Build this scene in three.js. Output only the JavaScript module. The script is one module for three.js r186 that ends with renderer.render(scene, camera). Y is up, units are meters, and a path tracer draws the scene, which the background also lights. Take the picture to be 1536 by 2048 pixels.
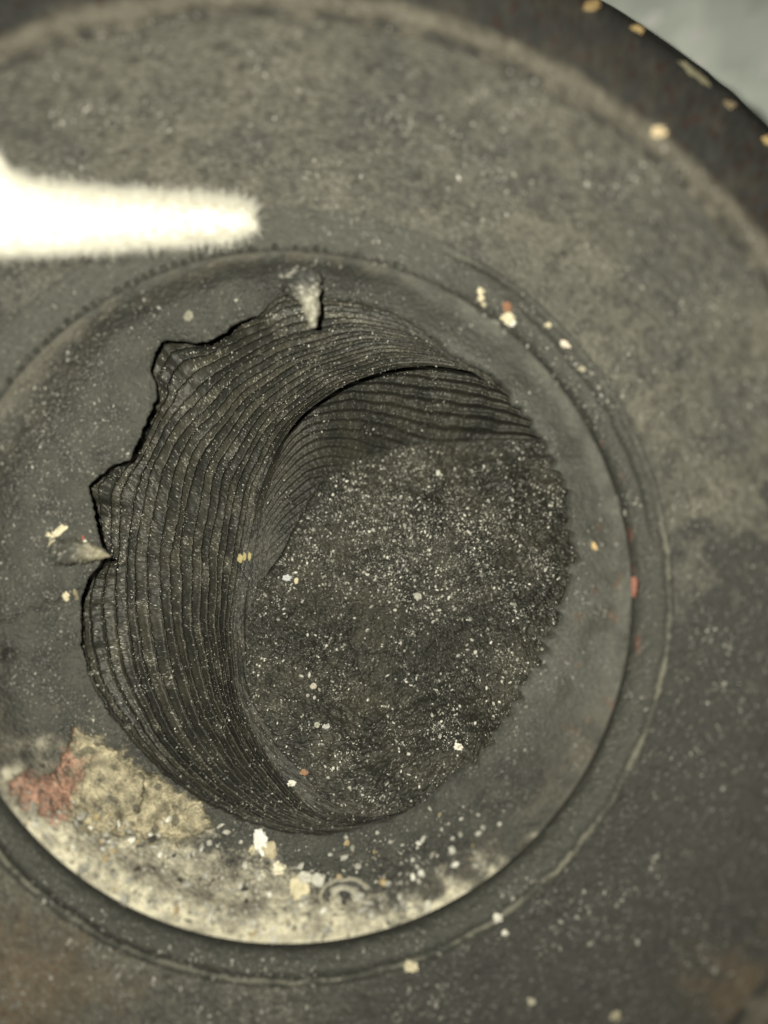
import * as THREE from 'three';
import { createNoise3D } from 'simplex-noise';
import { mergeGeometries } from 'three/addons/utils/BufferGeometryUtils.js';

// ------------------------------------------------------------------ camera, light, exposure
const MM = 0.00005;                 // one design unit = 0.05 mm
const DIST = 1800;                  // lens to the face of the disc, in units (9 cm)
const renderer = new THREE.WebGLRenderer({ antialias: true });
renderer.toneMapping = THREE.LinearToneMapping;
renderer.toneMappingExposure = 1.0;
renderer.shadowMap.enabled = true;
const scene = new THREE.Scene();
scene.background = new THREE.Color(0.006, 0.006, 0.006);
const camera = new THREE.PerspectiveCamera(2 * Math.atan(1024 / DIST) * 180 / Math.PI, 768 / 1024, 0.004, 3);
camera.position.set(0, 0, DIST * MM);
camera.lookAt(0, 0, 0);
camera.focus = (DIST + 330) * MM;
camera.userData.fStop = camera.getFocalLength() * 1e-3 / (64 * MM);
scene.add(camera);
const RAD0 = Math.PI / 180;
// the telephone's flash, a small lamp up and to the left of the lens
const flash = new THREE.SpotLight(new THREE.Color(1, 0.966, 0.805), 0.06, 0, 54 * RAD0, 1, 2);
flash.position.set(-190 * MM, 130 * MM, (DIST + 10) * MM);
flash.target.position.set(-150 * MM, 60 * MM, 0); scene.add(flash.target);
flash.castShadow = true; flash.shadow.radius = 0.1;
flash.shadow.camera.near = 0.01; flash.shadow.camera.far = 1;
scene.add(flash);

// ------------------------------------------------------------------ helpers
function mulberry(a) { return () => { a |= 0; a = a + 0x6D2B79F5 | 0; let t = Math.imul(a ^ a >>> 15, 1 | a); t = t + Math.imul(t ^ t >>> 7, 61 | t) ^ t; return ((t ^ t >>> 14) >>> 0) / 4294967296; }; }
const rnd = mulberry(20240611);
const n3 = createNoise3D(mulberry(7));
const fbm = (x, y, z, o = 3) => { let s = 0, a = 0.5, n = 0; for (let i = 0; i < o; i++) { s += a * n3(x, y, z + i * 7.1); n += a; a *= 0.55; x *= 2.03; y *= 2.03; z *= 2.03; } return s / n; };
const clamp = (x, a = 0, b = 1) => Math.min(b, Math.max(a, x));
const sst = (a, b, x) => { const t = clamp((x - a) / (b - a)); return t * t * (3 - 2 * t); };
const lerp = (a, b, t) => a + (b - a) * t;
const mix3 = (a, b, t) => [lerp(a[0], b[0], t), lerp(a[1], b[1], t), lerp(a[2], b[2], t)];
const TAU = Math.PI * 2, RAD = Math.PI / 180;
// a point seen at (u, v) on the face drawing, d units behind the face
const P = (u, v, d) => { const k = (DIST + d) / DIST; return [(u - 768) * k * MM, (1024 - v) * k * MM, -d * MM]; };
function keyed(list) {               // periodic smooth table over degrees
  const a = list.slice().sort((p, q) => p[0] - q[0]);
  return th => {
    let g = ((th / RAD) % 360 + 360) % 360, i = 0;
    while (i < a.length && a[i][0] <= g) i++;
    const p = a[(i + a.length - 1) % a.length], q = a[i % a.length];
    let w = q[0] - p[0]; if (w <= 0) w += 360;
    let t = g - p[0]; if (t < 0) t += 360; t = t / w;
    return lerp(p[1], q[1], t * t * (3 - 2 * t));
  };
}
const TN = 1440;
function loop(points, c, sigma) {    // closed outline as radius over angle round c
  const a = points.map(([x, y]) => [((Math.atan2(y - c[1], x - c[0])) + TAU) % TAU, Math.hypot(x - c[0], y - c[1])]).sort((p, q) => p[0] - q[0]);
  let tab = new Float64Array(TN);
  for (let k = 0; k < TN; k++) {
    const th = k / TN * TAU; let i = 0; while (i < a.length && a[i][0] <= th) i++;
    const p = a[(i + a.length - 1) % a.length], q = a[i % a.length];
    let w = q[0] - p[0]; if (w <= 0) w += TAU; let t = th - p[0]; if (t < 0) t += TAU;
    const px = p[1] * Math.cos(p[0]), py = p[1] * Math.sin(p[0]), qx = q[1] * Math.cos(q[0]), qy = q[1] * Math.sin(q[0]);
    // meet the chord so that straight edges stay straight
    const dx = qx - px, dy = qy - py, den = Math.cos(th) * dy - Math.sin(th) * dx;
    tab[k] = Math.abs(den) > 1e-6 ? (px * dy - py * dx) / den : lerp(p[1], q[1], t / w);
  }
  if (sigma) {
    const out = new Float64Array(TN), s = sigma * TN / 360, m = Math.ceil(s * 2.5);
    for (let k = 0; k < TN; k++) { let t = 0, n = 0; for (let j = -m; j <= m; j++) { const w = Math.exp(-j * j / (2 * s * s)); t += w * tab[(k + j + TN) % TN]; n += w; } out[k] = t / n; }
    tab = out;
  }
  const f = th => { const x = ((th / TAU) % 1 + 1) % 1 * TN, i = Math.floor(x), t = x - i; return lerp(tab[i % TN], tab[(i + 1) % TN], t); };
  f.c = c; f.at = (th, extra = 0) => { const r = f(th) + extra; return [c[0] + r * Math.cos(th), c[1] + r * Math.sin(th)]; };
  return f;
}
// a picture-plane index of every surface point, for setting small things down on the surfaces
const BIN = 4, BW = 1536 / BIN, BH = 2048 / BIN, front = new Float64Array(BW * BH).fill(1e9), spot = new Array(BW * BH);
function surface(cols, rows, fn, closed = true) {   // fn(i/cols, j/(rows-1)) -> {u, v, d, c}
  const nC = closed ? cols : cols + 1, pos = new Float32Array(nC * rows * 3), col = new Float32Array(nC * rows * 3), idx = [];
  const uvd = new Float32Array(nC * rows * 3);
  for (let j = 0; j < rows; j++) for (let i = 0; i < nC; i++) {
    const o = fn(i / cols, j / (rows - 1), i, j), k = (j * nC + i) * 3, p = P(o.u, o.v, o.d);
    pos[k] = p[0]; pos[k + 1] = p[1]; pos[k + 2] = p[2];
    col[k] = Math.max(0.004, o.c[0]); col[k + 1] = Math.max(0.004, o.c[1]); col[k + 2] = Math.max(0.004, o.c[2]);
    uvd[k] = o.u; uvd[k + 1] = o.v; uvd[k + 2] = o.d;
    const bu = Math.floor(o.u / BIN), bv = Math.floor(o.v / BIN);
    if (bu >= 0 && bv >= 0 && bu < BW && bv < BH && o.d < front[bv * BW + bu]) { front[bv * BW + bu] = o.d; spot[bv * BW + bu] = [o.u, o.v, o.d]; }
  }
  for (let j = 0; j < rows - 1; j++) for (let i = 0; i < cols; i++) {
    const a = j * nC + i, b = j * nC + (i + 1) % nC, c = a + nC, e = b + nC;
    idx.push(a, c, b, b, c, e);
  }
  const g = new THREE.BufferGeometry();
  g.setAttribute('position', new THREE.BufferAttribute(pos, 3));
  g.setAttribute('color', new THREE.BufferAttribute(col, 3));
  g.setIndex(new THREE.BufferAttribute(new Uint32Array(idx), 1));
  g.computeVertexNormals();
  g.userData.uvd = uvd;
  return g;
}
function ground(u, v) {              // nearest surface point in front at (u, v)
  let best = null, bd = 1e9;
  const bu = Math.floor(u / BIN), bv = Math.floor(v / BIN);
  for (let r = 0; r < 6; r++) {
    for (let y = bv - r; y <= bv + r; y++) for (let x = bu - r; x <= bu + r; x++) {
      if (x < 0 || y < 0 || x >= BW || y >= BH) continue;
      if (front[y * BW + x] < bd) { bd = front[y * BW + x]; best = spot[y * BW + x]; }
    }
    if (best) return best;
  }
  return [u, v, 100];
}
const dull = (o = {}) => new THREE.MeshStandardMaterial({ vertexColors: true, roughness: 0.86, metalness: 0, side: THREE.DoubleSide, ...o });
const used = {};
function numbered(n) { const k = used[n] = (used[n] ?? -1) + 1; return k ? `${n}_${String(k).padStart(3, '0')}` : n; }
function part(name, geo, mat, parent) { const m = new THREE.Mesh(geo, mat); m.name = numbered(name); m.castShadow = m.receiveShadow = true; parent.add(m); return m; }
function tag(o, label, category, group) { o.userData.label = label; o.userData.category = category; if (group) o.userData.group = group; return o; }

// ------------------------------------------------------------------ surface colours; the dark soot tone also paints groove shade
const SOOT = [0.066, 0.0665, 0.057], SOOT_SHADE = [0.036, 0.036, 0.033], BROWN = [0.108, 0.099, 0.079], ASH = [0.66, 0.62, 0.49], RUST = [0.42, 0.24, 0.175], TAN = [0.44, 0.39, 0.27], PALE = [0.26, 0.25, 0.20];
const grit = (c, k) => { const f = 1 + k * (rnd() - 0.5) * 2; return [c[0] * f, c[1] * f, c[2] * f]; };
const spotty = (c, chance, lo, hi) => { if (rnd() > chance) return c; const a = lerp(lo, hi, rnd() * rnd()); return [a, a * 0.97, a * 0.85]; };

// ------------------------------------------------------------------ the blackened disc
const disc = new THREE.Group(); disc.name = 'flange'; scene.add(disc);
tag(disc, 'soot-blackened metal disc with a burnt, ridged bore opening through its middle', 'flange');
const ringC = r => { const t = clamp((r - 770) / 470, 0, 1.5); return [570 - 60 * t, 1195 + 70 * t]; };
function prof(table) { return x => { let i = 1; while (i < table.length - 1 && table[i][0] < x) i++; const [a, b] = [table[i - 1], table[i]]; return lerp(a[1], b[1], clamp((x - a[0]) / (b[0] - a[0]))); }; }

// face: a slightly dished annulus
{
  const depth = prof([[780, -2], [850, -16], [1000, -95], [1226, -235]]);
  const g = surface(1300, 190, (s, t) => {
    const th = s * TAU, r = lerp(780, 1226, t), c = ringC(r), u = c[0] + r * Math.cos(th), v = c[1] + r * Math.sin(th);
    const big = fbm(u * 0.004, v * 0.004, 3, 4), med = fbm(u * 0.03, v * 0.03, 9, 3);
    const d = depth(r) + 5 * big + 3.6 * med + 2.6 * n3(u * 0.1, v * 0.1, 4) + (rnd() - 0.5) * 2;
    // ragged soot patch lower right, spread wider to put light falloff into the colour
    const patch = sst(-0.05, 0.06, fbm(u * 0.006, v * 0.006, 21, 5) * 0.55 + (v - 1170) / 800 + (u - 1390) / 1700) * sst(900, 1330, u + (v - 1150) * 0.5);
    let col = mix3([0.064, 0.064, 0.056], [0.11, 0.105, 0.085], clamp(0.5 + 0.9 * big));
    col = mix3(col, SOOT_SHADE, 0.45 * sst(0.1, 0.5, n3(u * 0.02, v * 0.02, 30)));
    { const mot = 0.6 * n3(u * 0.05, v * 0.05, 33) + 0.55 * n3(u * 0.1, v * 0.1, 34); const f = 1 + 0.42 * mot; col = [col[0] * f, col[1] * f, col[2] * f]; }
    col = mix3(col, SOOT_SHADE, 0.85 * patch);
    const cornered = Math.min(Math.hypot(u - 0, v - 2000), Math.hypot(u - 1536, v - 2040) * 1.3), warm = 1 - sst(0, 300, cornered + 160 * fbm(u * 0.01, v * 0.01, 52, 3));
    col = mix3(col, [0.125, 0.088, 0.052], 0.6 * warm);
    col = grit(col, 0.22); col = spotty(col, 0.035, 0.12, 0.34);
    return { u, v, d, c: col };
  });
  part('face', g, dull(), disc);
}
// outer rim: groove, crest, shoulder falling to the edge, side
{
  const depth = prof([[1226, -235], [1233, -230], [1246, -232], [1256, -243], [1280, -257], [1300, -254], [1340, -222], [1400, -165], [1465, -100], [1482, -55], [1486, 700]]);
  const knots = [1226, 1230, 1234, 1240, 1246, 1250, 1256, 1263, 1270, 1278, 1286, 1294, 1302, 1312, 1324, 1336, 1350, 1366, 1382, 1398, 1414, 1430, 1446, 1460, 1472, 1482, 1484, 1486];
  const g = surface(1300, knots.length, (s, t, i, j) => {
    const th = s * TAU, r = knots[j] + (j > 2 && j < 26 ? 6 * n3(Math.cos(th) * 7, Math.sin(th) * 7, 2) + 3 * n3(Math.cos(th) * 22, Math.sin(th) * 22, 3) : 0), c = ringC(r), u = c[0] + r * Math.cos(th), v = c[1] + r * Math.sin(th);
    const w = n3(u * 0.016, v * 0.016, 8);
    const d = depth(knots[j]) + (j < 26 ? 7 * w + 4.5 * n3(u * 0.05, v * 0.05, 5) : 0);
    let col = j < 13 ? mix3(BROWN, PALE, 0.12 * sst(1262, 1280, r) * sst(-0.2, 0.5, w)) : mix3([0.066, 0.066, 0.062], [0.09, 0.083, 0.07], sst(-0.4, 0.6, n3(u * 0.012, v * 0.012, 76)));
    if (j >= 2 && j <= 4) col = mix3(col, SOOT_SHADE, sst(-0.6, 0.3, w));
    if (j >= 12 && j < 26) { const o = n3(u * 0.03, v * 0.03, 77); if (o > 0.6) col = [0.075, 0.045, 0.035]; }
    return { u, v, d, c: grit(col, 0.2) };
  });
  part('outer_rim', g, dull(), disc);
}
// ring groove round the bowl
const crestD = th => -8 + 5 * n3(Math.cos(th) * 3, Math.sin(th) * 3, 1);
{
  const knots = [[692, 0], [696, 6], [700, 18], [705, 30], [712, 36], [725, 38], [738, 37], [748, 34], [756, 24], [762, 6], [766, -8], [770, -12], [774, -9], [780, -2]];
  const rows = 34;
  const depth = prof(knots);
  const g = surface(1900, rows, (s, t, i, j) => {
    const th = s * TAU, r = lerp(692, 780, t), c = ringC(r), r2 = r + sst(693, 704, r) * (1 - sst(772, 780, r)) * (3 * n3(Math.cos(th) * 8, Math.sin(th) * 8, 40) + 2 * n3(Math.cos(th) * 26, Math.sin(th) * 26, 41 + r * 0.01));
    let u = c[0] + r2 * Math.cos(th), v = c[1] + r2 * Math.sin(th);
    const top = sst(170 * RAD, 190 * RAD, th) * (1 - sst(292 * RAD, 305 * RAD, th));      // toothed seam along the upper left
    const rt = sst(-0.2, 0.3, Math.cos(th - 0.15) - 0.5);
    const ur = sst(295, 320, th / RAD) * (1 - sst(345, 356, th / RAD));
    let d = depth(r) * (1 - 0.8 * top - 0.6 * ur * sst(735, 750, r) - 0.4 * rt * (1 - ur)) + 2.2 * n3(u * 0.05, v * 0.05, 3) + 1.4 * n3(u * 0.14, v * 0.14, 6);
    d = lerp(d, crestD(th), 1 - sst(692, 697, r));
    if (top > 0 && r < 712 && r > 692) { const rr = r + 3.5 * n3(th * 30, 7, 3), q = Math.pow(clamp(0.5 + 0.5 * Math.sin(th * 215 + 2.6 * n3(th * 12, 2, 2))), 2.5); d += top * 24 * q * clamp(0.75 + 0.9 * n3(th * 22, 5, 1)) * sst(693, 698, rr) * (1 - sst(702, 707, rr)); }
    let col = mix3(SOOT, SOOT_SHADE, 0.25 * sst(700, 712, r) * (1 - sst(752, 762, r)) * (1 - 0.8 * top));  // groove bottom darkened: some shade put into the colour
    const paleLine = sst(760, 766, r) * (1 - sst(772, 778, r)) * sst(-0.2, 0.6, n3(u * 0.01, v * 0.01, 12) + 0.5 * n3(u * 0.05, v * 0.05, 13) + 0.3 * Math.sin(th - 0.3));
    col = mix3(col, PALE, 0.5 * paleLine * (1 - 0.85 * top) * (1 - 0.8 * ur));  // paler line along the outer edge, stronger towards the bottom
    const rust = sst(0.6, 0.8, n3(u * 0.018, v * 0.012, 31)) * sst(1180, 1220, u) * (1 - sst(708, 722, r));
    col = mix3(col, [0.17, 0.085, 0.065], 0.7 * rust);
    col = spotty(grit(col, 0.22), 0.03, 0.12, 0.3);
    return { u, v, d, c: col };
  });
  part('ring_groove', g, dull(), disc);
}

// ------------------------------------------------------------------ the burnt crust lining the bowl, with a ragged lip
const lipC = [640, 1130];
const lipLine = loop([[178, 970], [225, 930], [262, 918], [285, 860], [315, 790], [312, 768], [298, 738], [322, 682], [350, 680], [385, 685], [412, 684], [440, 672], [470, 650], [485, 640], [520, 630], [535, 612], [556, 594], [590, 588], [660, 596], [720, 604], [790, 628], [850, 668], [880, 690], [905, 715], [960, 742], [1000, 764], [1015, 800], [1040, 826], [1060, 846], [1068, 874], [1098, 912], [1106, 948], [1132, 980], [1134, 1020], [1126, 1048], [1142, 1084], [1146, 1108], [1132, 1140], [1136, 1176], [1114, 1212], [1113, 1252], [1084, 1276], [1082, 1326], [1054, 1346], [1032, 1400], [988, 1464], [960, 1512], [900, 1552], [850, 1602], [780, 1640], [700, 1664], [640, 1672], [560, 1664], [480, 1640], [400, 1600], [330, 1550], [270, 1490], [220, 1430], [182, 1366], [162, 1290], [162, 1200], [172, 1165], [188, 1140], [204, 1122], [212, 1104], [202, 1084], [196, 1060], [190, 1036]], lipC, 0.3);
const scallop = keyed([[0, 1], [48, 1], [60, 0], [300, 0], [318, 0.6], [335, 1]]);
const lip = th => lipLine(th) + scallop(th) * 17 * (Math.abs(Math.sin(th * 40 + 1.2 * n3(Math.cos(th) * 7, Math.sin(th) * 7, 9))) - 0.5) * (0.8 + 0.6 * n3(Math.cos(th) * 11, Math.sin(th) * 11, 19)) + 2.2 * n3(Math.cos(th) * 26, Math.sin(th) * 26, 4) + 1.2 * n3(Math.cos(th) * 70, Math.sin(th) * 70, 5);
lip.at = (th, extra = 0) => { const r = lip(th) + extra; return [lipC[0] + r * Math.cos(th), lipC[1] + r * Math.sin(th)]; };
const lipSoft = loop(Array.from({ length: 180 }, (_, k) => { const th = k * 2 * RAD, r = lipLine(th); return [lipC[0] + r * Math.cos(th), lipC[1] + r * Math.sin(th)]; }), lipC, 5);
const keyedBase = th => lipSoft.at(th);
const lipD = keyed([[0, 112], [45, 128], [90, 172], [130, 180], [180, 150], [215, 142], [250, 130], [290, 112], [330, 104]]);
const gap = keyed([[0, 170], [40, 150], [58, 60], [75, 8], [100, 4], [135, 4], [152, 16], [166, 60], [176, 125], [200, 135], [222, 125], [247, 110], [253, 60], [259, 10], [290, 8], [306, 20], [322, 120]]);
const GV = th => 0.72 + 0.5 * n3(Math.cos(th) * 4, Math.sin(th) * 4, 17) + 0.18 * n3(Math.cos(th) * 15, Math.sin(th) * 15, 18);
const wallIn = keyed([[0, 75], [40, 70], [60, 30], [80, 0], [140, 0], [160, 10], [180, 16], [240, 14], [258, 2], [300, 3], [312, 20], [325, 70]]);
const roundR = keyed([[0, 1], [60, 0.7], [85, 0], [150, 0], [180, 0.1], [250, 0.15], [275, 0.3], [310, 0.9]]);
const SCALE = [[5, 1562], [55, 1548], [100, 1552], [125, 1505], [152, 1455], [205, 1480], [262, 1520], [330, 1560], [400, 1605], [425, 1650], [340, 1690], [210, 1668], [100, 1640], [40, 1612]];
function inside(poly, x, y) {        // distance to an outline, positive within
  let best = 1e9, inn = false;
  for (let i = 0, j = poly.length - 1; i < poly.length; j = i++) {
    const [ax, ay] = poly[j], [bx, by] = poly[i], t = clamp(((x - ax) * (bx - ax) + (y - ay) * (by - ay)) / ((bx - ax) ** 2 + (by - ay) ** 2));
    best = Math.min(best, Math.hypot(x - ax - t * (bx - ax), y - ay - t * (by - ay)));
    if ((ay > y) !== (by > y) && x < (bx - ax) * (y - ay) / (by - ay) + ax) inn = !inn;
  }
  return inn ? best : -best;
}
const keyedLeft = keyed([[0, 0], [70, 0.1], [90, 0.25], [140, 0.6], [165, 1], [240, 1], [268, 0.55], [300, 0.1]]);
{
  const rows = 250;
  const g = surface(1900, rows, (s, t) => {
    const th = s * TAU, e = Math.min(1, t / 0.95), rc = ringC(692);
    const edge = [rc[0] + 692 * Math.cos(th), rc[1] + 692 * Math.sin(th)], base = keyedBase(th), L = [lerp(base[0], lip.at(th)[0], sst(0.72, 1, e)), lerp(base[1], lip.at(th)[1], sst(0.72, 1, e))];
    const k = e;
    let u = lerp(edge[0], L[0], k), v = lerp(edge[1], L[1], k);
    const left = keyedLeft(th);
    const gR = 0.82 * sst(0.12, 0.95, k) + 0.18 * k, gL = 0.74 * sst(0.03, 0.5, k) + 0.26 * k;
    let d = lerp(crestD(th), lipD(th), lerp(gR, gL, left));
    d += 30 * roundR(th) * Math.pow(clamp((k - 0.86) / 0.14), 2.2);
    const fade = sst(0, 0.04, k);
    const lowL = sst(0, 1, 1 - Math.hypot((u - 230) / 330, (v - 1600) / 150));
    const big = fbm(u * 0.0075, v * 0.0075, 2, 4), med = fbm(u * 0.03, v * 0.03, 5, 3);
    d += fade * (9 * big + 5 * med * (0.7 + 1.2 * lowL) + 2.4 * n3(u * 0.1, v * 0.1, 7) + 1.5 * n3(u * 0.24, v * 0.24, 1) + (rnd() - 0.5) * 1.3);
    // bulges: worn lobe above the left lip, spike mound, notch folds lower left
    { const bed = sst(440, 600, Math.hypot(u - 570, v - 1195)) * sst(1480, 1640, v) * fade; d += bed * (5 * n3(u * 0.035, v * 0.035, 111) + 3.5 * n3(u * 0.08, v * 0.08, 112) + 2 * n3(u * 0.17, v * 0.17, 113)); }
    d -= 26 * Math.exp(-(((u - 400) / 120) ** 2 + ((v - 630) / 48) ** 2));
    d += 14 * sst(0.1, 0.5, Math.sin((u * 0.8 + v * 0.55) * 0.035 + 2 * big)) * lowL;
    // dark hollow at the left edge
    d += 28 * Math.exp(-(((u - 18) / 12) ** 2 + ((v - 1312) / 14) ** 2));
    // a crack running from the lip towards the left edge
    { const cv = 1178 + (160 - u) * 0.42 + 9 * n3(u * 0.03, 3, 3); if (u < 165) d += 9 * Math.exp(-(((v - cv) / 3) ** 2)); }
    // crust thickness: round under the lip and back to the wall
    if (t > 0.95) { const q = (t - 0.95) / 0.05, G = gap(th) * GV(th), W = wallIn(th), f = Math.sin(q * Math.PI / 2); const lo = lip.at(th, W * Math.pow(q, 1.6)); u = lo[0]; v = lo[1]; d += G * lerp(q, f, 0.4); }
    // ---- colour
    const nb = n3(u * 0.013, v * 0.013, 40);
    let col = mix3(SOOT, SOOT_SHADE, clamp(0.35 + 0.6 * nb));
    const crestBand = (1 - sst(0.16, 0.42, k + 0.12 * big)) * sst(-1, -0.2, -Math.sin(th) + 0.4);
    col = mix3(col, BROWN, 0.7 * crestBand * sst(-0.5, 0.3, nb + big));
    const flank = sst(660, 900, u) * (1 - sst(1330, 1560, v)) * sst(-0.7, 0.1, nb + 0.5 * big); col = mix3(col, [0.098, 0.1, 0.088], 0.75 * flank);
    // ash lying in the bottom of the bowl
    const hz = v - 1195 + 60 * big, ang = Math.atan2(v - 1195, u - 570) / RAD;
    const inBottom = sst(44, 64, ang + 10 * n3(u * 0.02, v * 0.02, 61)) * (1 - sst(138, 155, ang + 8 * n3(u * 0.02, v * 0.02, 62)));
    const width = lerp(0.16, 0.74, sst(66, 96, ang)) * lerp(1, 0.85, sst(115, 150, ang));
    let ash = inBottom * (1 - sst(width - 0.16, width + 0.1, k + 0.3 * fbm(u * 0.014, v * 0.014, 64, 4) + 0.06 * n3(u * 0.09, v * 0.09, 6)));
    const ashTone = clamp(0.33 + 0.45 * (1 - sst(0.06, 0.34, k)) + 0.85 * fbm(u * 0.013, v * 0.013, 70, 5) - 0.35 * sst(135, 155, ang));
    col = mix3(col, mix3([0.17, 0.155, 0.125], ASH, ashTone), 0.93 * ash);
    if (ash > 0.3 && n3(u * 0.045, v * 0.045, 91) > 0.72) col = mix3(col, SOOT_SHADE, 0.8);
    // bare rust-red and tan scale, lower left
    const patch = u < 560 && v > 1380 ? sst(-7, 9, inside(SCALE, u, v) + 26 * fbm(u * 0.02, v * 0.02, 80, 5)) : 0;
    d += 14 * patch;
    const red = sst(-0.05, 0.3, (165 - u) / 130 + 0.5 * fbm(u * 0.016, v * 0.016, 84, 4)), tone = 0.75 + 0.7 * fbm(u * 0.03, v * 0.03, 86, 3);
    col = mix3(col, mix3(TAN, RUST, red).map(x => x * tone), 0.9 * patch);
    if (patch > 0.4 && n3(u * 0.02, v * 0.02, 96) > 0.62) col = mix3(col, SOOT_SHADE, 0.6);
    // small rust freckles on the right flank
    const fr = sst(0.63, 0.75, n3(u * 0.022, v * 0.022, 103)) * sst(1080, 1180, u) * sst(980, 1080, v);
    col = mix3(col, [0.12, 0.075, 0.055], 0.5 * fr);
    const glint = sst(0, 0.5, nb) * (u < 520 ? 0.05 : 0.018) + 0.01;
    col = spotty(grit(col, 0.24), glint, 0.14, 0.5);
    return { u, v, d, c: col };
  });
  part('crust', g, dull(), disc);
}

// ------------------------------------------------------------------ the ridged bore wall
const L1 = { at: th => lip.at(th, wallIn(th)), d: th => lipD(th) + gap(th) * GV(th) + 30 * roundR(th) };
const mk = (pts, c, d) => { const l = loop(pts, c, 3), kd = keyed(d); return { at: th => l.at(th), d: kd, l }; };
const M1 = mk([[262, 1110], [285, 960], [345, 840], [440, 745], [560, 680], [700, 645], [820, 668], [920, 730], [1020, 790], [1110, 880], [1190, 980], [1225, 1110], [1200, 1250], [1130, 1390], [1040, 1500], [910, 1590], [850, 1606], [740, 1652], [640, 1664], [540, 1644], [430, 1576], [340, 1476], [285, 1345], [262, 1220]], [660, 1130], [[180, 335], [225, 285], [270, 180], [300, 160], [340, 250], [0, 290], [40, 290], [90, 190], [115, 236], [140, 284], [160, 318]]);
const M2 = mk([[392, 1100], [418, 940], [500, 815], [615, 732], [760, 690], [880, 706], [975, 752], [1070, 830], [1140, 910], [1210, 1010], [1230, 1120], [1205, 1260], [1130, 1394], [1040, 1504], [910, 1588], [740, 1648], [645, 1652], [566, 1614], [486, 1524], [426, 1404], [392, 1250]], [690, 1140], [[180, 392], [205, 358], [225, 322], [270, 232], [300, 200], [340, 300], [0, 330], [40, 310], [90, 212], [115, 270], [140, 328], [160, 372]]);
const M3 = mk([[492, 1110], [520, 980], [558, 890], [604, 828], [690, 768], [780, 738], [860, 730], [960, 745], [1060, 825], [1150, 915], [1225, 1020], [1240, 1120], [1210, 1265], [1135, 1398], [1045, 1508], [910, 1590], [740, 1643], [660, 1640], [600, 1590], [530, 1500], [480, 1400], [470, 1250]], [740, 1150], [[189, 413], [205, 412], [225, 380], [250, 305], [270, 268], [300, 238], [340, 340], [0, 365], [40, 330], [90, 224], [108, 270], [121, 298], [136, 329], [160, 388]]);
const M4 = mk([[508, 1112], [530, 1000], [564, 898], [598, 822], [685, 752], [780, 720], [870, 708], [990, 733], [1100, 800], [1185, 895], [1240, 1020], [1250, 1120], [1215, 1270], [1140, 1402], [1050, 1512], [912, 1593], [740, 1641], [668, 1632], [612, 1580], [540, 1492], [487, 1395], [482, 1250]], [780, 1150], [[188, 420], [205, 426], [225, 412], [250, 366], [270, 362], [300, 356], [340, 370], [0, 395], [40, 340], [90, 226], [111, 276], [125, 305], [140, 337], [161, 393]]);
const LF = mk([[562, 1110], [600, 1030], [640, 962], [700, 920], [830, 888], [950, 882], [1062, 878], [1160, 905], [1225, 1000], [1245, 1120], [1215, 1280], [1140, 1412], [1050, 1522], [912, 1598], [740, 1637], [680, 1625], [625, 1570], [552, 1485], [497, 1390], [490, 1250], [515, 1170]], [820, 1200], [[95, 234], [108, 262], [118, 283], [133, 314], [150, 346], [171, 404], [199, 434], [225, 462], [270, 560], [300, 600], [330, 570], [0, 480], [40, 350], [80, 236]]);
const spline = (a, b, c, e, t) => 0.5 * (2 * b + (c - a) * t + (2 * a - 5 * b + 4 * c - e) * t * t + (3 * b - a - 3 * c + e) * t * t * t);
const seq = [L1, M1, M2, M3];
function funnel(th, t) {            // t 0..1 from under the lip to the neck
  const x = clamp(t) * 3, i = Math.min(2, Math.floor(x)), f = x - i, q = [i - 1, i, i + 1, i + 2].map(k => seq[clamp(k, 0, 3)]);
  const p = q.map(o => o.at(th));
  return { u: spline(p[0][0], p[1][0], p[2][0], p[3][0], f), v: spline(p[0][1], p[1][1], p[2][1], p[3][1], f), d: spline(q[0].d(th), q[1].d(th), q[2].d(th), q[3].d(th), f) };
}
const wall = new THREE.Group(); wall.name = 'bore_wall'; disc.add(wall);
const wallMat = dull({ roughness: 0.58 });
const NR = 19;                       // stepped ridges, each a ring of its own
const starts = []; { let x = 0; for (let k = 0; k <= NR; k++) { starts.push(x); x += (1.25 - 0.5 * k / NR) * (1 + 0.35 * (rnd() - 0.5)); } for (let k = 0; k <= NR; k++) starts[k] /= starts[NR] ; }
const prevEdge = new Float64Array(TN + 1);
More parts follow.
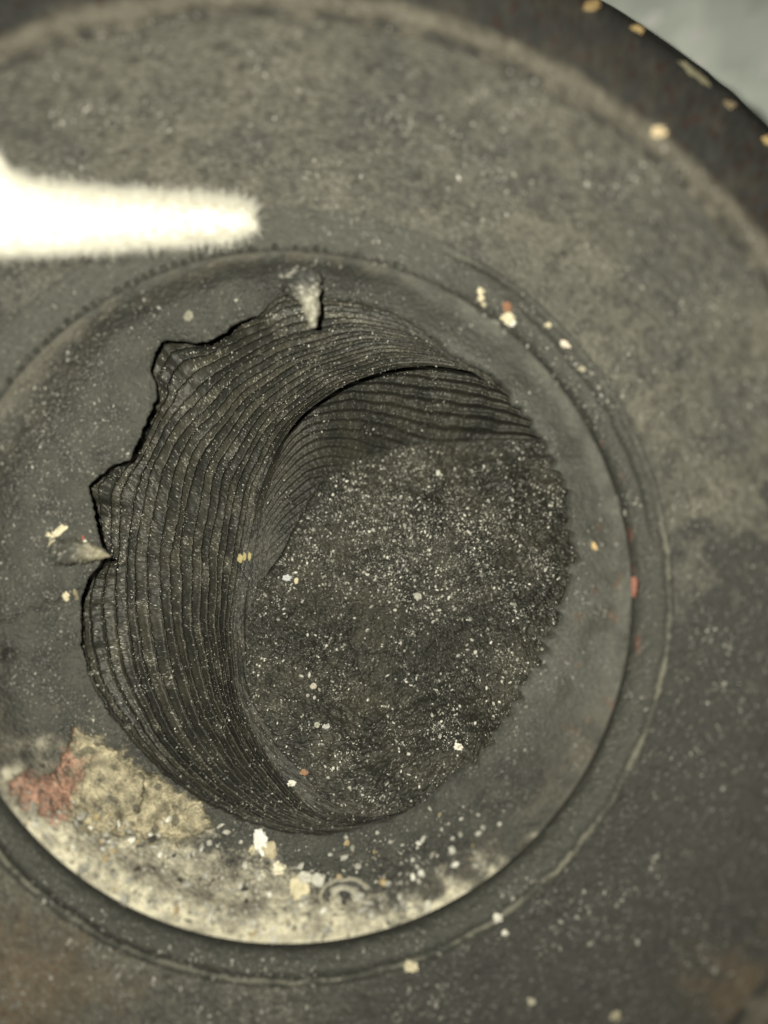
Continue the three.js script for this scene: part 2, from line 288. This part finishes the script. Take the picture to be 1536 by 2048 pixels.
for (let r = 0; r < NR; r++) {
  const fr = [-0.2, -0.02, 0.06, 0.13, 0.24, 0.4, 0.56, 0.7, 0.82, 0.9, 0.96, 1];
  const gR = surface(1500, fr.length, (s, t, i, j) => {
    const th = s * TAU, f = fr[j];
    const wob = (k, e) => k <= 0 || k >= NR ? 0 : (0.16 * n3(Math.cos(th) * 2, Math.sin(th) * 2, k * 0.5) + 0.05 * n3(Math.cos(th) * 16, Math.sin(th) * 16, k * 1.7) + 0.06 * n3(Math.cos(th) * 70, Math.sin(th) * 70, k * 2.9)) / NR;
    const a = starts[r] + wob(r), b = starts[r + 1] + wob(r + 1);
    const tt = lerp(a, b, clamp(f, f < 0 ? -0.3 : 0, 1)), o = funnel(th, tt);
    // step: the tread stands proud towards its inner edge, then drops to the next
    const joined = 1 - sst(0.84, 1, tt) * sst(85, 110, th / RAD) * (1 - sst(215, 245, th / RAD)), lowLeft = sst(95, 125, th / RAD) * (1 - sst(150, 175, th / RAD));
    const A0 = funnel(th, 0), A1 = funnel(th, 1), flat = sst(70, 92, th / RAD) * sst(1.5, 11, Math.hypot(A0.u - A1.u, A0.v - A1.v) / NR), amp = (14 + 4 * n3(r * 0.9, Math.cos(th) * 1.5, Math.sin(th) * 1.5)) * flat * lerp(1, 0.7, sst(250, 290, th / RAD)) * joined;
    let stepD = amp * (0.5 - clamp(f, 0, 1)) + amp * 0.5 * Math.exp(-Math.max(0, f) / 0.1) + (f > 0.9 ? amp * 0.15 : 0);
    if (f < 0) stepD = amp * 1.15;
    o.d += stepD + 1.6 * n3(o.u * 0.06, o.v * 0.06, r * 3) + 1.0 * n3(o.u * 0.17, o.v * 0.17, r * 5) + (rnd() - 0.5) * 0.8;
    o.d -= lowLeft * joined * 6 * Math.exp(-(((f - 0.72) / 0.17) ** 2));
    const nb = n3(o.u * 0.012, o.v * 0.012, 200 + r * 0.4);
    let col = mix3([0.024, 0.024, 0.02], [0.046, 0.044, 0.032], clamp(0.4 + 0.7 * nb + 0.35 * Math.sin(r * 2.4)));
    const streak = sst(0.35, 0.7, n3(o.u * 0.012, o.v * 0.012, r * 0.9 + 300)) ;
    col = mix3(col, [0.085, 0.08, 0.058], 0.4 * streak);
    col = spotty(grit(col, 0.26), 0.02 + 0.08 * streak, 0.16, 0.6);
    o.c = col; return o;
  });
  part('ridge', gR, wallMat, wall);
}
// the hollow under the neck, with rounded grooves
{
  const g = surface(1500, 150, (s, t, i, j) => {
    const th = s * TAU, a = M3.at(th), b = M4.at(th), e = LF.at(th);
    const x = t < 0.2 ? t / 0.2 : 1, y = t < 0.2 ? 0 : (t - 0.2) / 0.8, deep = sst(190, 235, th / RAD) * (1 - sst(330, 350, th / RAD));
    let u, v, d;
    if (t < 0.2) { u = lerp(a[0], b[0], sst(0, 1, x)); v = lerp(a[1], b[1], sst(0, 1, x)); d = lerp(M3.d(th), M4.d(th), x); }
    else { const yy = lerp(y, y * y * 0.35 + y * 0.65, deep); u = lerp(b[0], e[0], yy); v = lerp(b[1], e[1], yy); d = lerp(M4.d(th), LF.d(th), y); }
    const dq = 282 * RAD - th, ph = (t * 9.6 - (th - 300 * RAD) * 1.3 + 9 * (dq > 0 ? dq - 0.25 * (1 - Math.exp(-dq / 0.25)) : 0) + 0.12 * n3(u * 0.02, v * 0.02, 4)) * TAU, rel = deep * sst(0.1, 0.24, t) * (1 - sst(0.95, 1, t));
    const wv = Math.sin(ph) + 0.12 * Math.sin(2 * ph + 0.8);
    d += rel * lerp(3.5, 8, sst(240, 300, th / RAD)) * wv; const ou = u - 820, ov = v - 1200, ol = Math.hypot(ou, ov); u += ou / ol * rel * 0.8 * wv; v += ov / ol * rel * 0.8 * wv;
    d += 1.5 * n3(u * 0.07, v * 0.07, 14) + 0.9 * n3(u * 0.2, v * 0.2, 15);
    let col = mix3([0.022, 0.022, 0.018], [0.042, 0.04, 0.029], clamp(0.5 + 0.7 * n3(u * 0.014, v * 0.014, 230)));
    col = spotty(grit(col, 0.25), 0.012, 0.14, 0.4);
    return { u, v, d, c: col };
  });
  part('hollow', g, wallMat, wall);
}
// the bore's end: a flat speckled bottom
{
  const g = surface(1000, 210, (s, t) => {
    const th = s * TAU, e = LF.at(th), q = 1 - t;
    let u = lerp(820, e[0], q), v = lerp(1200, e[1], q);
    let d = lerp(440, LF.d(th), sst(0.3, 1, q));
    const big = fbm(u * 0.007, v * 0.007, 61, 3);
    d += 9 * big + 4.5 * n3(u * 0.035, v * 0.035, 62) + 3 * n3(u * 0.1, v * 0.1, 63) + 2 * n3(u * 0.22, v * 0.22, 65) + (rnd() - 0.5) * 2;
    d += 10 * Math.exp(-(((1 - q) / 0.015) ** 2)) * sst(185, 195, th / RAD) * (1 - sst(232, 240, th / RAD));   // crack along the wall
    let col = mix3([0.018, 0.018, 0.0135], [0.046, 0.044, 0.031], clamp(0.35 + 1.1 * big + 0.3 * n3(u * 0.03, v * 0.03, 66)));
    col = spotty(grit(col, 0.3), 0.035, 0.12, 0.5);
    return { u, v, d, c: col };
  });
  part('bore_end', g, dull({ roughness: 0.66 }), disc);
}

// ------------------------------------------------------------------ crust outgrowths
function taper(name, pts, colour, parent, rough) {   // a rough tapering spur through [u, v, d, radius]
  const g = new THREE.BufferGeometry(), pos = [], col = [], idx = [], NA = 40, M = 46;
  const c = new THREE.CatmullRomCurve3(pts.map(p => new THREE.Vector3(p[0], p[1], p[2])));
  for (let j = 0; j <= M; j++) {
    const t = j / M, p = c.getPoint(t), x = t * (pts.length - 1), i = Math.min(pts.length - 2, Math.floor(x)), r0 = lerp(pts[i][3], pts[i + 1][3], x - i), tan = c.getTangent(t);
    const side = new THREE.Vector3(-tan.y, tan.x, 0).normalize(), up = new THREE.Vector3().crossVectors(tan, side);
    for (let k = 0; k < NA; k++) {
      const a = k / NA * TAU, q = p.clone().addScaledVector(side, Math.cos(a) * r0).addScaledVector(up, Math.sin(a) * r0);
      const m = 1 + rough * (0.6 * n3(q.x * 0.06, q.y * 0.06, q.z * 0.06) + 0.5 * n3(q.x * 0.17, q.y * 0.17, q.z * 0.17));
      q.sub(p).multiplyScalar(m).add(p);
      pos.push(...P(q.x, q.y, q.z)); col.push(...colour(t, q));
    }
  }
  for (let j = 0; j < M; j++) for (let k = 0; k < NA; k++) { const a = j * NA + k, b = j * NA + (k + 1) % NA; idx.push(a, a + NA, b, b, a + NA, b + NA); }
  g.setAttribute('position', new THREE.Float32BufferAttribute(pos, 3)); g.setAttribute('color', new THREE.Float32BufferAttribute(col, 3)); g.setIndex(idx); g.computeVertexNormals();
  return part(name, g, dull({ roughness: 0.6 }), parent);
}
taper('drip', [[598, 548, 100, 42], [608, 568, 76, 38], [616, 590, 62, 24], [621, 610, 58, 17], [625, 632, 62, 12], [627, 648, 70, 8], [627, 656, 78, 0.5]], t => spotty(grit(mix3([0.05, 0.05, 0.046], [0.25, 0.24, 0.19], sst(0.2, 0.5, t)), 0.4), 0.1 + 0.2 * t, 0.3, 0.7), disc, 0.35).userData.label = 'pale grainy drip hanging from the upper lip';
taper('spur', [[110, 1104, 150, 26], [150, 1104, 126, 25], [180, 1106, 122, 18], [204, 1109, 126, 9], [219, 1112, 130, 2], [222, 1112, 131, 0.4]], t => spotty(grit(mix3(SOOT, [0.26, 0.235, 0.165], sst(0.15, 0.5, t)), 0.3), 0.08, 0.2, 0.6), disc, 0.3).userData.label = 'pointed pale spur on the left lip';

// ------------------------------------------------------------------ grit that nobody could count
const chipGeo = new THREE.IcosahedronGeometry(1, 0); { const p = chipGeo.attributes.position; for (let i = 0; i < p.count; i++) { const x = p.getX(i), y = p.getY(i), z = p.getZ(i), m = 1 + 0.35 * n3(x * 3, y * 3, z * 3); p.setXYZ(i, x * m, y * m, z * m); } chipGeo.computeVertexNormals(); }
const chipMat = new THREE.MeshStandardMaterial({ color: 0xffffff, roughness: 0.45 });
function sprinkle(count, where, size, tone, parent) {
  const list = [], q = new THREE.Quaternion(), e = new THREE.Euler();
  for (let n = 0, tries = 0; n < count && tries < count * 30; tries++) {
    const w = where(); if (!w) continue;
    const [u, v] = w, g = ground(u, v), s = size(u, v) * MM;
    const m = new THREE.Matrix4().compose(new THREE.Vector3(...P(u, v, g[2] - 0.25 * s / MM)), q.setFromEuler(e.set(rnd() * 6, rnd() * 6, rnd() * 6)), new THREE.Vector3(s * lerp(0.45, 1.1, rnd()), s * lerp(0.7, 1.6, rnd()), s * lerp(0.4, 1, rnd())));
    list.push([m, tone(u, v)]); n++;
  }
  const im = new THREE.InstancedMesh(chipGeo, chipMat, list.length); im.name = numbered('grit');
  list.forEach(([m, c], i) => { im.setMatrixAt(i, m); im.setColorAt(i, new THREE.Color().setRGB(c[0], c[1], c[2])); });
  im.userData.kind = 'stuff'; im.castShadow = im.receiveShadow = true; parent.add(im);
}
const grey = (a, b) => { const x = lerp(a, b, rnd() * rnd()); return [x, x * 0.975, x * 0.87]; };
const inLip = (u, v, m = 0) => Math.hypot(u - lipC[0], v - lipC[1]) < lip(Math.atan2(v - lipC[1], u - lipC[0])) + m;
const inEnd = (u, v) => Math.hypot(u - 820, v - 1200) < LF.l(Math.atan2(v - 1200, u - 820)) - 4;
const box = (a, b, c, d) => [lerp(a, c, rnd()), lerp(b, d, rnd())];
// bore end: dense bright grit in drifts
sprinkle(13000, () => { const [u, v] = box(470, 870, 1160, 1680); if (!inEnd(u, v) || !inLip(u, v, -4)) return null; const dn = 0.04 + 1.1 * fbm(u * 0.009, v * 0.009, 400, 4) + 0.35 * n3(u * 0.04, v * 0.04, 402) + 1.0 * Math.exp(-(((u - 860) / 230) ** 2 + ((v - 1080) / 150) ** 2)) - 0.3 * Math.exp(-(((u - 700) / 120) ** 2 + ((v - 1250) / 90) ** 2)); return rnd() < dn ? [u, v] : null; }, () => lerp(0.75, 3.8, Math.pow(rnd(), 5)), () => grey(0.14, 0.95), disc);
sprinkle(230, () => { const [u, v] = box(470, 900, 1160, 1640); return inEnd(u, v) && inLip(u, v, -8) ? [u, v] : null; }, () => lerp(2.6, 6, Math.pow(rnd(), 2)), () => grey(0.3, 0.8), disc);
// ridged wall
sprinkle(3600, () => { const [u, v] = box(165, 590, 1000, 1660); if (inEnd(u, v) || !inLip(u, v, -6)) return null; const dn = 0.25 + 0.5 * sst(330, 520, u) * sst(1100, 1500, v) + 1.0 * n3(u * 0.009, v * 0.009, 410) + (u < 400 ? 0.1 : 0); return rnd() < dn ? [u, v] : null; }, () => lerp(0.8, 2.6, Math.pow(rnd(), 3)), () => grey(0.12, 0.7), wall);
// crust
sprinkle(4200, () => { const [u, v] = box(0, 500, 1260, 1800); if (inLip(u, v, 4) || Math.hypot(u - 570, v - 1195) > 680) return null; const dn = 0.2 + 0.8 * n3(u * 0.008, v * 0.008, 420) + 0.8 * Math.exp(-(((u - 140) / 100) ** 2 + ((v - 850) / 130) ** 2)) + (u < 200 && v < 1450 ? 0.3 : 0); return rnd() < dn ? [u, v] : null; }, () => lerp(1, 3.2, Math.pow(rnd(), 3)), () => grey(0.12, 0.55), disc);
// ash bed: crumbs, pale and dark
sprinkle(900, () => { const [u, v] = box(40, 1600, 1000, 1890), r = Math.hypot(u - 570, v - 1195); if (r > 684 || inLip(u, v, 0)) return null; return rnd() < sst(430, 600, r) * (1 - 0.6 * sst(760, 960, u) * (1 - sst(630, 680, r))) ? [u, v] : null; }, () => lerp(1.2, 10, Math.pow(rnd(), 4)), () => rnd() < 0.05 ? [0.05, 0.047, 0.042] : rnd() < 0.1 ? [0.38, 0.3, 0.17] : grey(0.3, 0.8), disc);
// face
sprinkle(4600, () => { const [u, v] = box(0, 0, 1536, 2048), r = Math.hypot(u - 560, v - 1210); if (r < 705 || r > 1210) return null; const dn = 0.25 + 0.9 * n3(u * 0.005, v * 0.005, 430) + 0.3 * n3(u * 0.02, v * 0.02, 431) - 0.45 * sst(900, 1300, v) * sst(900, 1200, u); return rnd() < dn ? [u, v] : null; }, () => lerp(1.2, 4.8, Math.pow(rnd(), 3)), () => grey(0.14, 0.5), disc);

// ------------------------------------------------------------------ loose crumbs and flakes, one by one
function lump(seed, sx, sy, sz, rough = 0.3, detail = 3) {
  let g = new THREE.IcosahedronGeometry(1, detail); const p = g.attributes.position;
  for (let i = 0; i < p.count; i++) { const x = p.getX(i), y = p.getY(i), z = p.getZ(i), m = 1 + rough * (n3(x * 1.1 + seed, y * 1.1, z * 1.1) + 0.5 * n3(x * 3, y * 3 + seed, z * 3) + 0.3 * n3(x * 7, y * 7, z * 7 + seed)); p.setXYZ(i, x * m * sx * MM, y * m * sy * MM, z * m * sz * MM); }
  g.computeVertexNormals(); return g;
}
let seed = 1;
const plain = (c, r = 0.7) => new THREE.MeshStandardMaterial({ color: new THREE.Color().setRGB(...c), roughness: r, flatShading: true });
function crumb(name, label, category, u, v, sx, sy, sz, c, o = {}) {
  const g = ground(u, v), t = new THREE.Group(); t.name = numbered(name); t.position.set(...P(u, v, g[2] - sz * 0.35)); scene.add(t); tag(t, label, category, o.group);
  const m = new THREE.Mesh(lump(seed += 3.7, sx, sy, sz, o.rough ?? 0.42, 2), plain(c)); m.name = numbered(o.body ?? 'body'); m.rotation.z = (o.turn ?? 0) * RAD; m.castShadow = m.receiveShadow = true; t.add(m);
  for (const [du, dv, dd, ax, ay, az, cc, nm] of o.more ?? []) { const k = new THREE.Mesh(lump(seed += 3.7, ax, ay, az, 0.4, 2), plain(cc)); k.name = numbered(nm ?? 'nub'); k.position.set(du * MM, -dv * MM, dd * MM); k.castShadow = k.receiveShadow = true; t.add(k); }
  return t;
}
const WHITE = [0.72, 0.7, 0.62], CREAM = [0.62, 0.56, 0.4], GOLD = [0.5, 0.37, 0.17];
crumb('flake', 'large white jagged flake with a tan rounded side, in the ash below the bore', 'flake', 524, 1690, 15, 34, 10, [0.78, 0.77, 0.74], { turn: 12, rough: 0.42, more: [[14, 12, 3, 17, 20, 9, [0.46, 0.4, 0.27], 'tan_side'], [-20, 14, 0, 9, 12, 7, [0.5, 0.45, 0.3], 'nub']] });
crumb('crumb', 'smooth white pellet just below the large jagged white flake', 'crumb', 556, 1738, 15, 12, 11, [0.75, 0.7, 0.55]);
crumb('crumb', 'dark grey pebble tucked between the jagged white flake and the white pellet', 'crumb', 560, 1718, 9, 8, 8, [0.1, 0.1, 0.09]);
crumb('clump', 'pale yellow ash clump left of the ringed ash curl', 'clump', 598, 1780, 21, 24, 10, [0.58, 0.52, 0.36], { rough: 0.4, more: [[14, -26, 2, 15, 11, 8, [0.55, 0.53, 0.46]], [-12, 24, 1, 13, 11, 8, [0.56, 0.52, 0.4]], [40, -20, 0, 12, 14, 8, [0.5, 0.49, 0.43]]] });
{ // ring-shaped curl of ash, layered like an onion
  const g = ground(690, 1788), t = new THREE.Group(); t.name = 'ash_curl'; t.position.set(...P(690, 1788, g[2] - 4)); scene.add(t); tag(t, 'grey ringed ash curl with its centre hole painted dark, in the ash bed', 'ash curl');
  const layer = (r0, r1, h, c, sq, name) => {
    const prf = []; for (let k = 0; k <= 14; k++) { const a = k / 14 * Math.PI; prf.push(new THREE.Vector2((lerp(r1, r0, k / 14)) * MM, Math.sin(a) * h * MM)); }
    const L = new THREE.LatheGeometry(prf, 56); L.rotateX(Math.PI / 2); const p = L.attributes.position;
    for (let i = 0; i < p.count; i++) { const x = p.getX(i) / MM, y = p.getY(i) / MM, a = Math.atan2(y, x), m = 1 + 0.11 * Math.sin(a * 2 + sq) + 0.09 * n3(Math.cos(a) * 1.6 + sq, Math.sin(a) * 1.6, sq) + 0.03 * n3(x * 0.2, y * 0.2, sq); p.setXYZ(i, x * m * MM * 1.12, y * m * 0.86 * MM, p.getZ(i) * (1 + 0.35 * n3(x * 0.12, y * 0.12, 5))); }
    L.computeVertexNormals(); const m = new THREE.Mesh(L, new THREE.MeshStandardMaterial({ color: new THREE.Color().setRGB(...c), roughness: 0.75, side: THREE.DoubleSide })); m.name = numbered(name); m.castShadow = m.receiveShadow = true; t.add(m); return m;
  };
  layer(36, 44, 9, [0.36, 0.34, 0.27], 1, 'outer_ring'); layer(27, 37, 14, [0.1, 0.098, 0.09], 2, 'middle_ring'); layer(10, 28, 19, [0.42, 0.4, 0.33], 3, 'inner_ring');
  const core = new THREE.Mesh(lump(4, 11, 9, 6, 0.2, 3), plain([0.03, 0.03, 0.03])); core.name = 'core'; t.add(core);  // near-black lump paints the darkness of the centre hole
}
crumb('crumb', 'cream crumb beside a small rust-red chip, upper right of the bowl', 'crumb', 1016, 640, 14, 12, 10, CREAM, { more: [[6, 4, 2, 8, 8, 7, WHITE]] });
crumb('chip', 'rust-red chip just above the cream crumb, upper right of the bowl', 'chip', 1014, 615, 9, 11, 5, [0.24, 0.12, 0.07]);
crumb('bead', 'topmost of three cream beads in a short line, upper right of the bore', 'bead', 962, 582, 7, 7, 6, CREAM);
crumb('bead', 'middle of three cream beads in a short line, upper right of the bore', 'bead', 962, 597, 6, 6, 6, CREAM);
crumb('bead', 'lowest and dimmest of three cream beads in a short line, upper right of the bore', 'bead', 967, 610, 5, 6, 5, [0.4, 0.36, 0.25]);
crumb('chip', 'bright pinkish-white chip on the ring groove, right of the cream crumb', 'chip', 1131, 688, 10, 6, 6, [0.72, 0.62, 0.52], { turn: -35 });
crumb('crumb', 'small cream crumb between the rust-red chip and the pinkish-white chip', 'crumb', 1097, 650, 7, 6, 6, CREAM);
crumb('crumb', 'dull cream crumb low on the upper right ring, below the pinkish-white chip', 'crumb', 1165, 738, 7, 6, 5, [0.36, 0.33, 0.25]);
crumb('crumb', 'round cream crumb on the outer ring line below the bowl', 'crumb', 821, 1932, 13, 12, 10, CREAM);
crumb('crumb', 'upper of two white crumbs on the face, lower right of the bowl', 'crumb', 995, 1836, 8, 7, 7, WHITE);
crumb('crumb', 'lower of two white crumbs on the face, lower right of the bowl', 'crumb', 1009, 1866, 6, 6, 6, WHITE);
crumb('crumb', 'small pale crumb near the bottom edge of the face, below the two white crumbs', 'crumb', 1063, 2003, 7, 6, 6, [0.45, 0.42, 0.33]);
crumb('crumb', 'cream crumb at the very bottom of the face, right of the small pale crumb', 'crumb', 1232, 2031, 9, 8, 7, [0.42, 0.38, 0.27]);
crumb('fleck', 'single cream fleck on the upper right face inside the rim', 'fleck', 1318, 264, 11, 9, 7, [0.62, 0.5, 0.32]);
crumb('fleck', 'yellow fleck on the dark outer rim, second from the top', 'fleck', 1273, 61, 13, 9, 8, GOLD);
crumb('fleck', 'brown fleck on the dark outer rim, touching the top of the picture', 'fleck', 1184, 12, 16, 10, 8, [0.34, 0.24, 0.11]);
crumb('fleck', 'long dull fleck along the edge of the dark outer rim', 'fleck', 1388, 146, 34, 7, 4, [0.2, 0.185, 0.12], { turn: -40 });
crumb('fleck', 'brownish fleck on the dark outer rim near the right edge', 'fleck', 1457, 212, 12, 10, 7, [0.24, 0.19, 0.12]);
crumb('fleck', 'golden fleck on the dark outer rim at the right edge of the picture', 'fleck', 1533, 283, 10, 12, 7, GOLD);
crumb('smear', 'slanting cream smear on the left crust above the pointed spur', 'smear', 114, 1064, 21, 8, 4, CREAM, { turn: 38, rough: 0.5, more: [[-16, 6, 0, 9, 5, 3, CREAM], [-8, 25, 0, 9, 9, 3, [0.34, 0.31, 0.22]]] });
crumb('crumb', 'bright cream crumb on the left crust below the pointed spur', 'crumb', 132, 1192, 7, 9, 6, CREAM);
crumb('splinter', 'thin dull splinter on the left crust beside the bright cream crumb', 'splinter', 151, 1186, 4, 13, 4, [0.25, 0.22, 0.14], { turn: 20 });
crumb('chip', 'tiny red and white chip just above the pointed spur', 'chip', 169, 1083, 5, 4, 4, WHITE, { more: [[-3, -7, 0, 3, 6, 3, [0.3, 0.1, 0.07]]] });
crumb('chip', 'grey hooked chip on the upper left crust lobe', 'chip', 377, 632, 11, 8, 6, [0.24, 0.23, 0.18], { turn: 40, rough: 0.5 });
crumb('chip', 'golden chip on the right flank of the bowl', 'chip', 1189, 1093, 5, 9, 5, [0.55, 0.4, 0.2], { turn: 25 });
crumb('chip', 'rust-red chip wedged at the right edge of the bowl', 'chip', 1267, 1174, 7, 19, 5, [0.26, 0.11, 0.08]);
crumb('flake', 'bluish-white flake on the left part of the bore end', 'flake', 573, 1156, 10, 7, 3, [0.52, 0.54, 0.55], { rough: 0.45 });
crumb('flake', 'cream flake just right of the bluish-white flake on the bore end', 'flake', 593, 1161, 5, 7, 3, CREAM);
crumb('grain', 'largest white grain at the lower left of the bore end', 'grain', 584, 1567, 9, 7, 6, WHITE);
crumb('grain', 'orange-brown grain just right of the largest white grain', 'grain', 608, 1545, 8, 7, 4, [0.3, 0.17, 0.1]);
crumb('grain', 'white grain at the lower right of the bore end near the lip', 'grain', 916, 1494, 9, 9, 5, WHITE, { rough: 0.5 });
crumb('grain', 'bright grain at the top of the bore end under the hollow', 'grain', 876, 946, 5, 7, 5, WHITE);
crumb('grain', 'pale round grain in the middle of the bore end', 'grain', 835, 1192, 9, 10, 6, [0.42, 0.41, 0.36]);
crumb('grain', 'pale angular grain at mid left of the bore end', 'grain', 627, 1372, 8, 7, 5, [0.46, 0.43, 0.35], { rough: 0.5 });
crumb('grain', 'left of a close pair of pale grains low on the bore end', 'grain', 634, 1449, 7, 6, 5, [0.42, 0.42, 0.34]);
crumb('grain', 'right of a close pair of pale grains low on the bore end', 'grain', 653, 1453, 8, 6, 5, [0.45, 0.45, 0.42]);
crumb('speck', 'left of three yellow specks on the ridged wall', 'speck', 480, 1117, 6, 10, 3, [0.42, 0.36, 0.17]);
crumb('speck', 'middle of three yellow specks on the ridged wall', 'speck', 489, 1112, 4, 9, 3, [0.42, 0.36, 0.17]);
crumb('speck', 'right of three yellow specks on the ridged wall', 'speck', 499, 1113, 4, 10, 3, [0.42, 0.36, 0.17]);

// ------------------------------------------------------------------ white strip in front of the face, with fluff added for glow
{
  const at = (u, v, h = 0) => { const d = lerp(-190, -45, sst(60, 490, u)), k = (DIST + d) / DIST; return [(u - 768) * k * MM, (1024 - v) * k * MM, (-d + h) * MM]; };
  const t = new THREE.Group(); t.name = 'strip'; scene.add(t);
  tag(t, 'glaring white streak built as a strip with added fluff for its glow, tapering and out of focus, reaching in from the left edge', 'strip');
  const white = new THREE.MeshStandardMaterial({ color: new THREE.Color().setRGB(0.86, 0.84, 0.76), roughness: 0.9, side: THREE.DoubleSide });
  // spine with half width above and below
  const spine = [[-160, 330, 200, 170], [-60, 390, 160, 118], [0, 425, 116, 88], [30, 430, 82, 80], [60, 432, 68, 74], [160, 437, 54, 62], [300, 437, 46, 50], [420, 437, 38, 40], [480, 437, 30, 31], [500, 437, 16, 17], [508, 437, 2, 2]];
  const sp = u => { let i = 1; while (i < spine.length - 1 && spine[i][0] < u) i++; const a = spine[i - 1], b = spine[i], q = clamp((u - a[0]) / (b[0] - a[0])); return [1, 2, 3].map(m => lerp(a[m], b[m], q)); };
  const NU = 150, NA = 48, pos = [], idx = [];
  for (let i = 0; i <= NU; i++) for (let a = 0; a < NA; a++) {
    const u = lerp(-160, 508, 1 - Math.pow(1 - i / NU, 1.6)), [c, up, dn] = sp(u), an = a / NA * TAU, sN = Math.sin(an), m = 1 + 0.09 * n3(u * 0.03, Math.cos(an) * 2, sN * 2) + 0.06 * n3(u * 0.11, Math.cos(an) * 5, sN * 5);
    pos.push(...at(u, c - sN * (sN > 0 ? up : dn) * 0.88 * m, Math.cos(an) * Math.min(26, 0.42 * (up + dn) / 2) * m));
  }
  for (let i = 0; i < NU; i++) for (let a = 0; a < NA; a++) { const p = i * NA + a, q = i * NA + (a + 1) % NA; idx.push(p, q, p + NA, q, q + NA, p + NA); }
  const g = new THREE.BufferGeometry(); g.setAttribute('position', new THREE.Float32BufferAttribute(pos, 3)); g.setIndex(idx); g.computeVertexNormals();
  part('core', g, white, t);
  // fibres added round the strip to imitate its soft glow
  const fib = new THREE.CylinderGeometry(0.25, 1, 1, 4, 1, true); fib.translate(0, 0.5, 0);
  const N = 17000, im = new THREE.InstancedMesh(fib, white, N), q = new THREE.Quaternion(), Y = new THREE.Vector3(0, 1, 0), dir = new THREE.Vector3();
  for (let i = 0; i < N; i++) {
    const u = lerp(-60, 506, Math.pow(rnd(), 0.85)), [c, up, dn] = sp(u), an = rnd() * TAU, sN = Math.sin(an), w = sN > 0 ? up : dn, L = lerp(10, 40, rnd() * rnd()), r = lerp(0.3, 0.6, rnd());
    dir.set(0.5 * (rnd() - 0.5) + 0.9 * sst(470, 506, u), sN + 0.7 * (rnd() - 0.5), Math.cos(an) + 0.7 * (rnd() - 0.5)).normalize();
    im.setMatrixAt(i, new THREE.Matrix4().compose(new THREE.Vector3(...at(u, c - sN * w * 0.84, Math.cos(an) * Math.min(25, 0.4 * (up + dn) / 2))), q.setFromUnitVectors(Y, dir), new THREE.Vector3(r * MM, L * MM, r * MM)));
  }
  im.name = 'glow_fuzz'; im.userData.kind = 'stuff'; im.castShadow = im.receiveShadow = true; t.add(im);
}
// ------------------------------------------------------------------ background beyond the disc
{
  const g = new THREE.PlaneGeometry(0.5, 0.5, 240, 240), p = g.attributes.position, c = new Float32Array(p.count * 3);
  for (let i = 0; i < p.count; i++) { const x = p.getX(i) * 1000, y = p.getY(i) * 1000, b = 1 + 0.4 * fbm(x * 0.07, y * 0.07, 500, 3), w = n3(x * 0.16, y * 0.16, 501) > 0.62 ? 1.35 : 1; c.set([0.68 * b * w, 0.74 * b * w, 0.69 * b * w].map(x => Math.min(0.85, x)), i * 3); }
  g.setAttribute('color', new THREE.BufferAttribute(c, 3));
  const m = new THREE.Mesh(g, new THREE.MeshStandardMaterial({ vertexColors: true, roughness: 0.8 })); m.name = 'back_wall'; m.position.z = -720 * MM; m.receiveShadow = m.castShadow = true; m.userData.kind = 'structure'; scene.add(m);
  tag(m, 'pale grey-green mottled surface behind the disc, blurred', 'wall');
}
renderer.render(scene, camera);
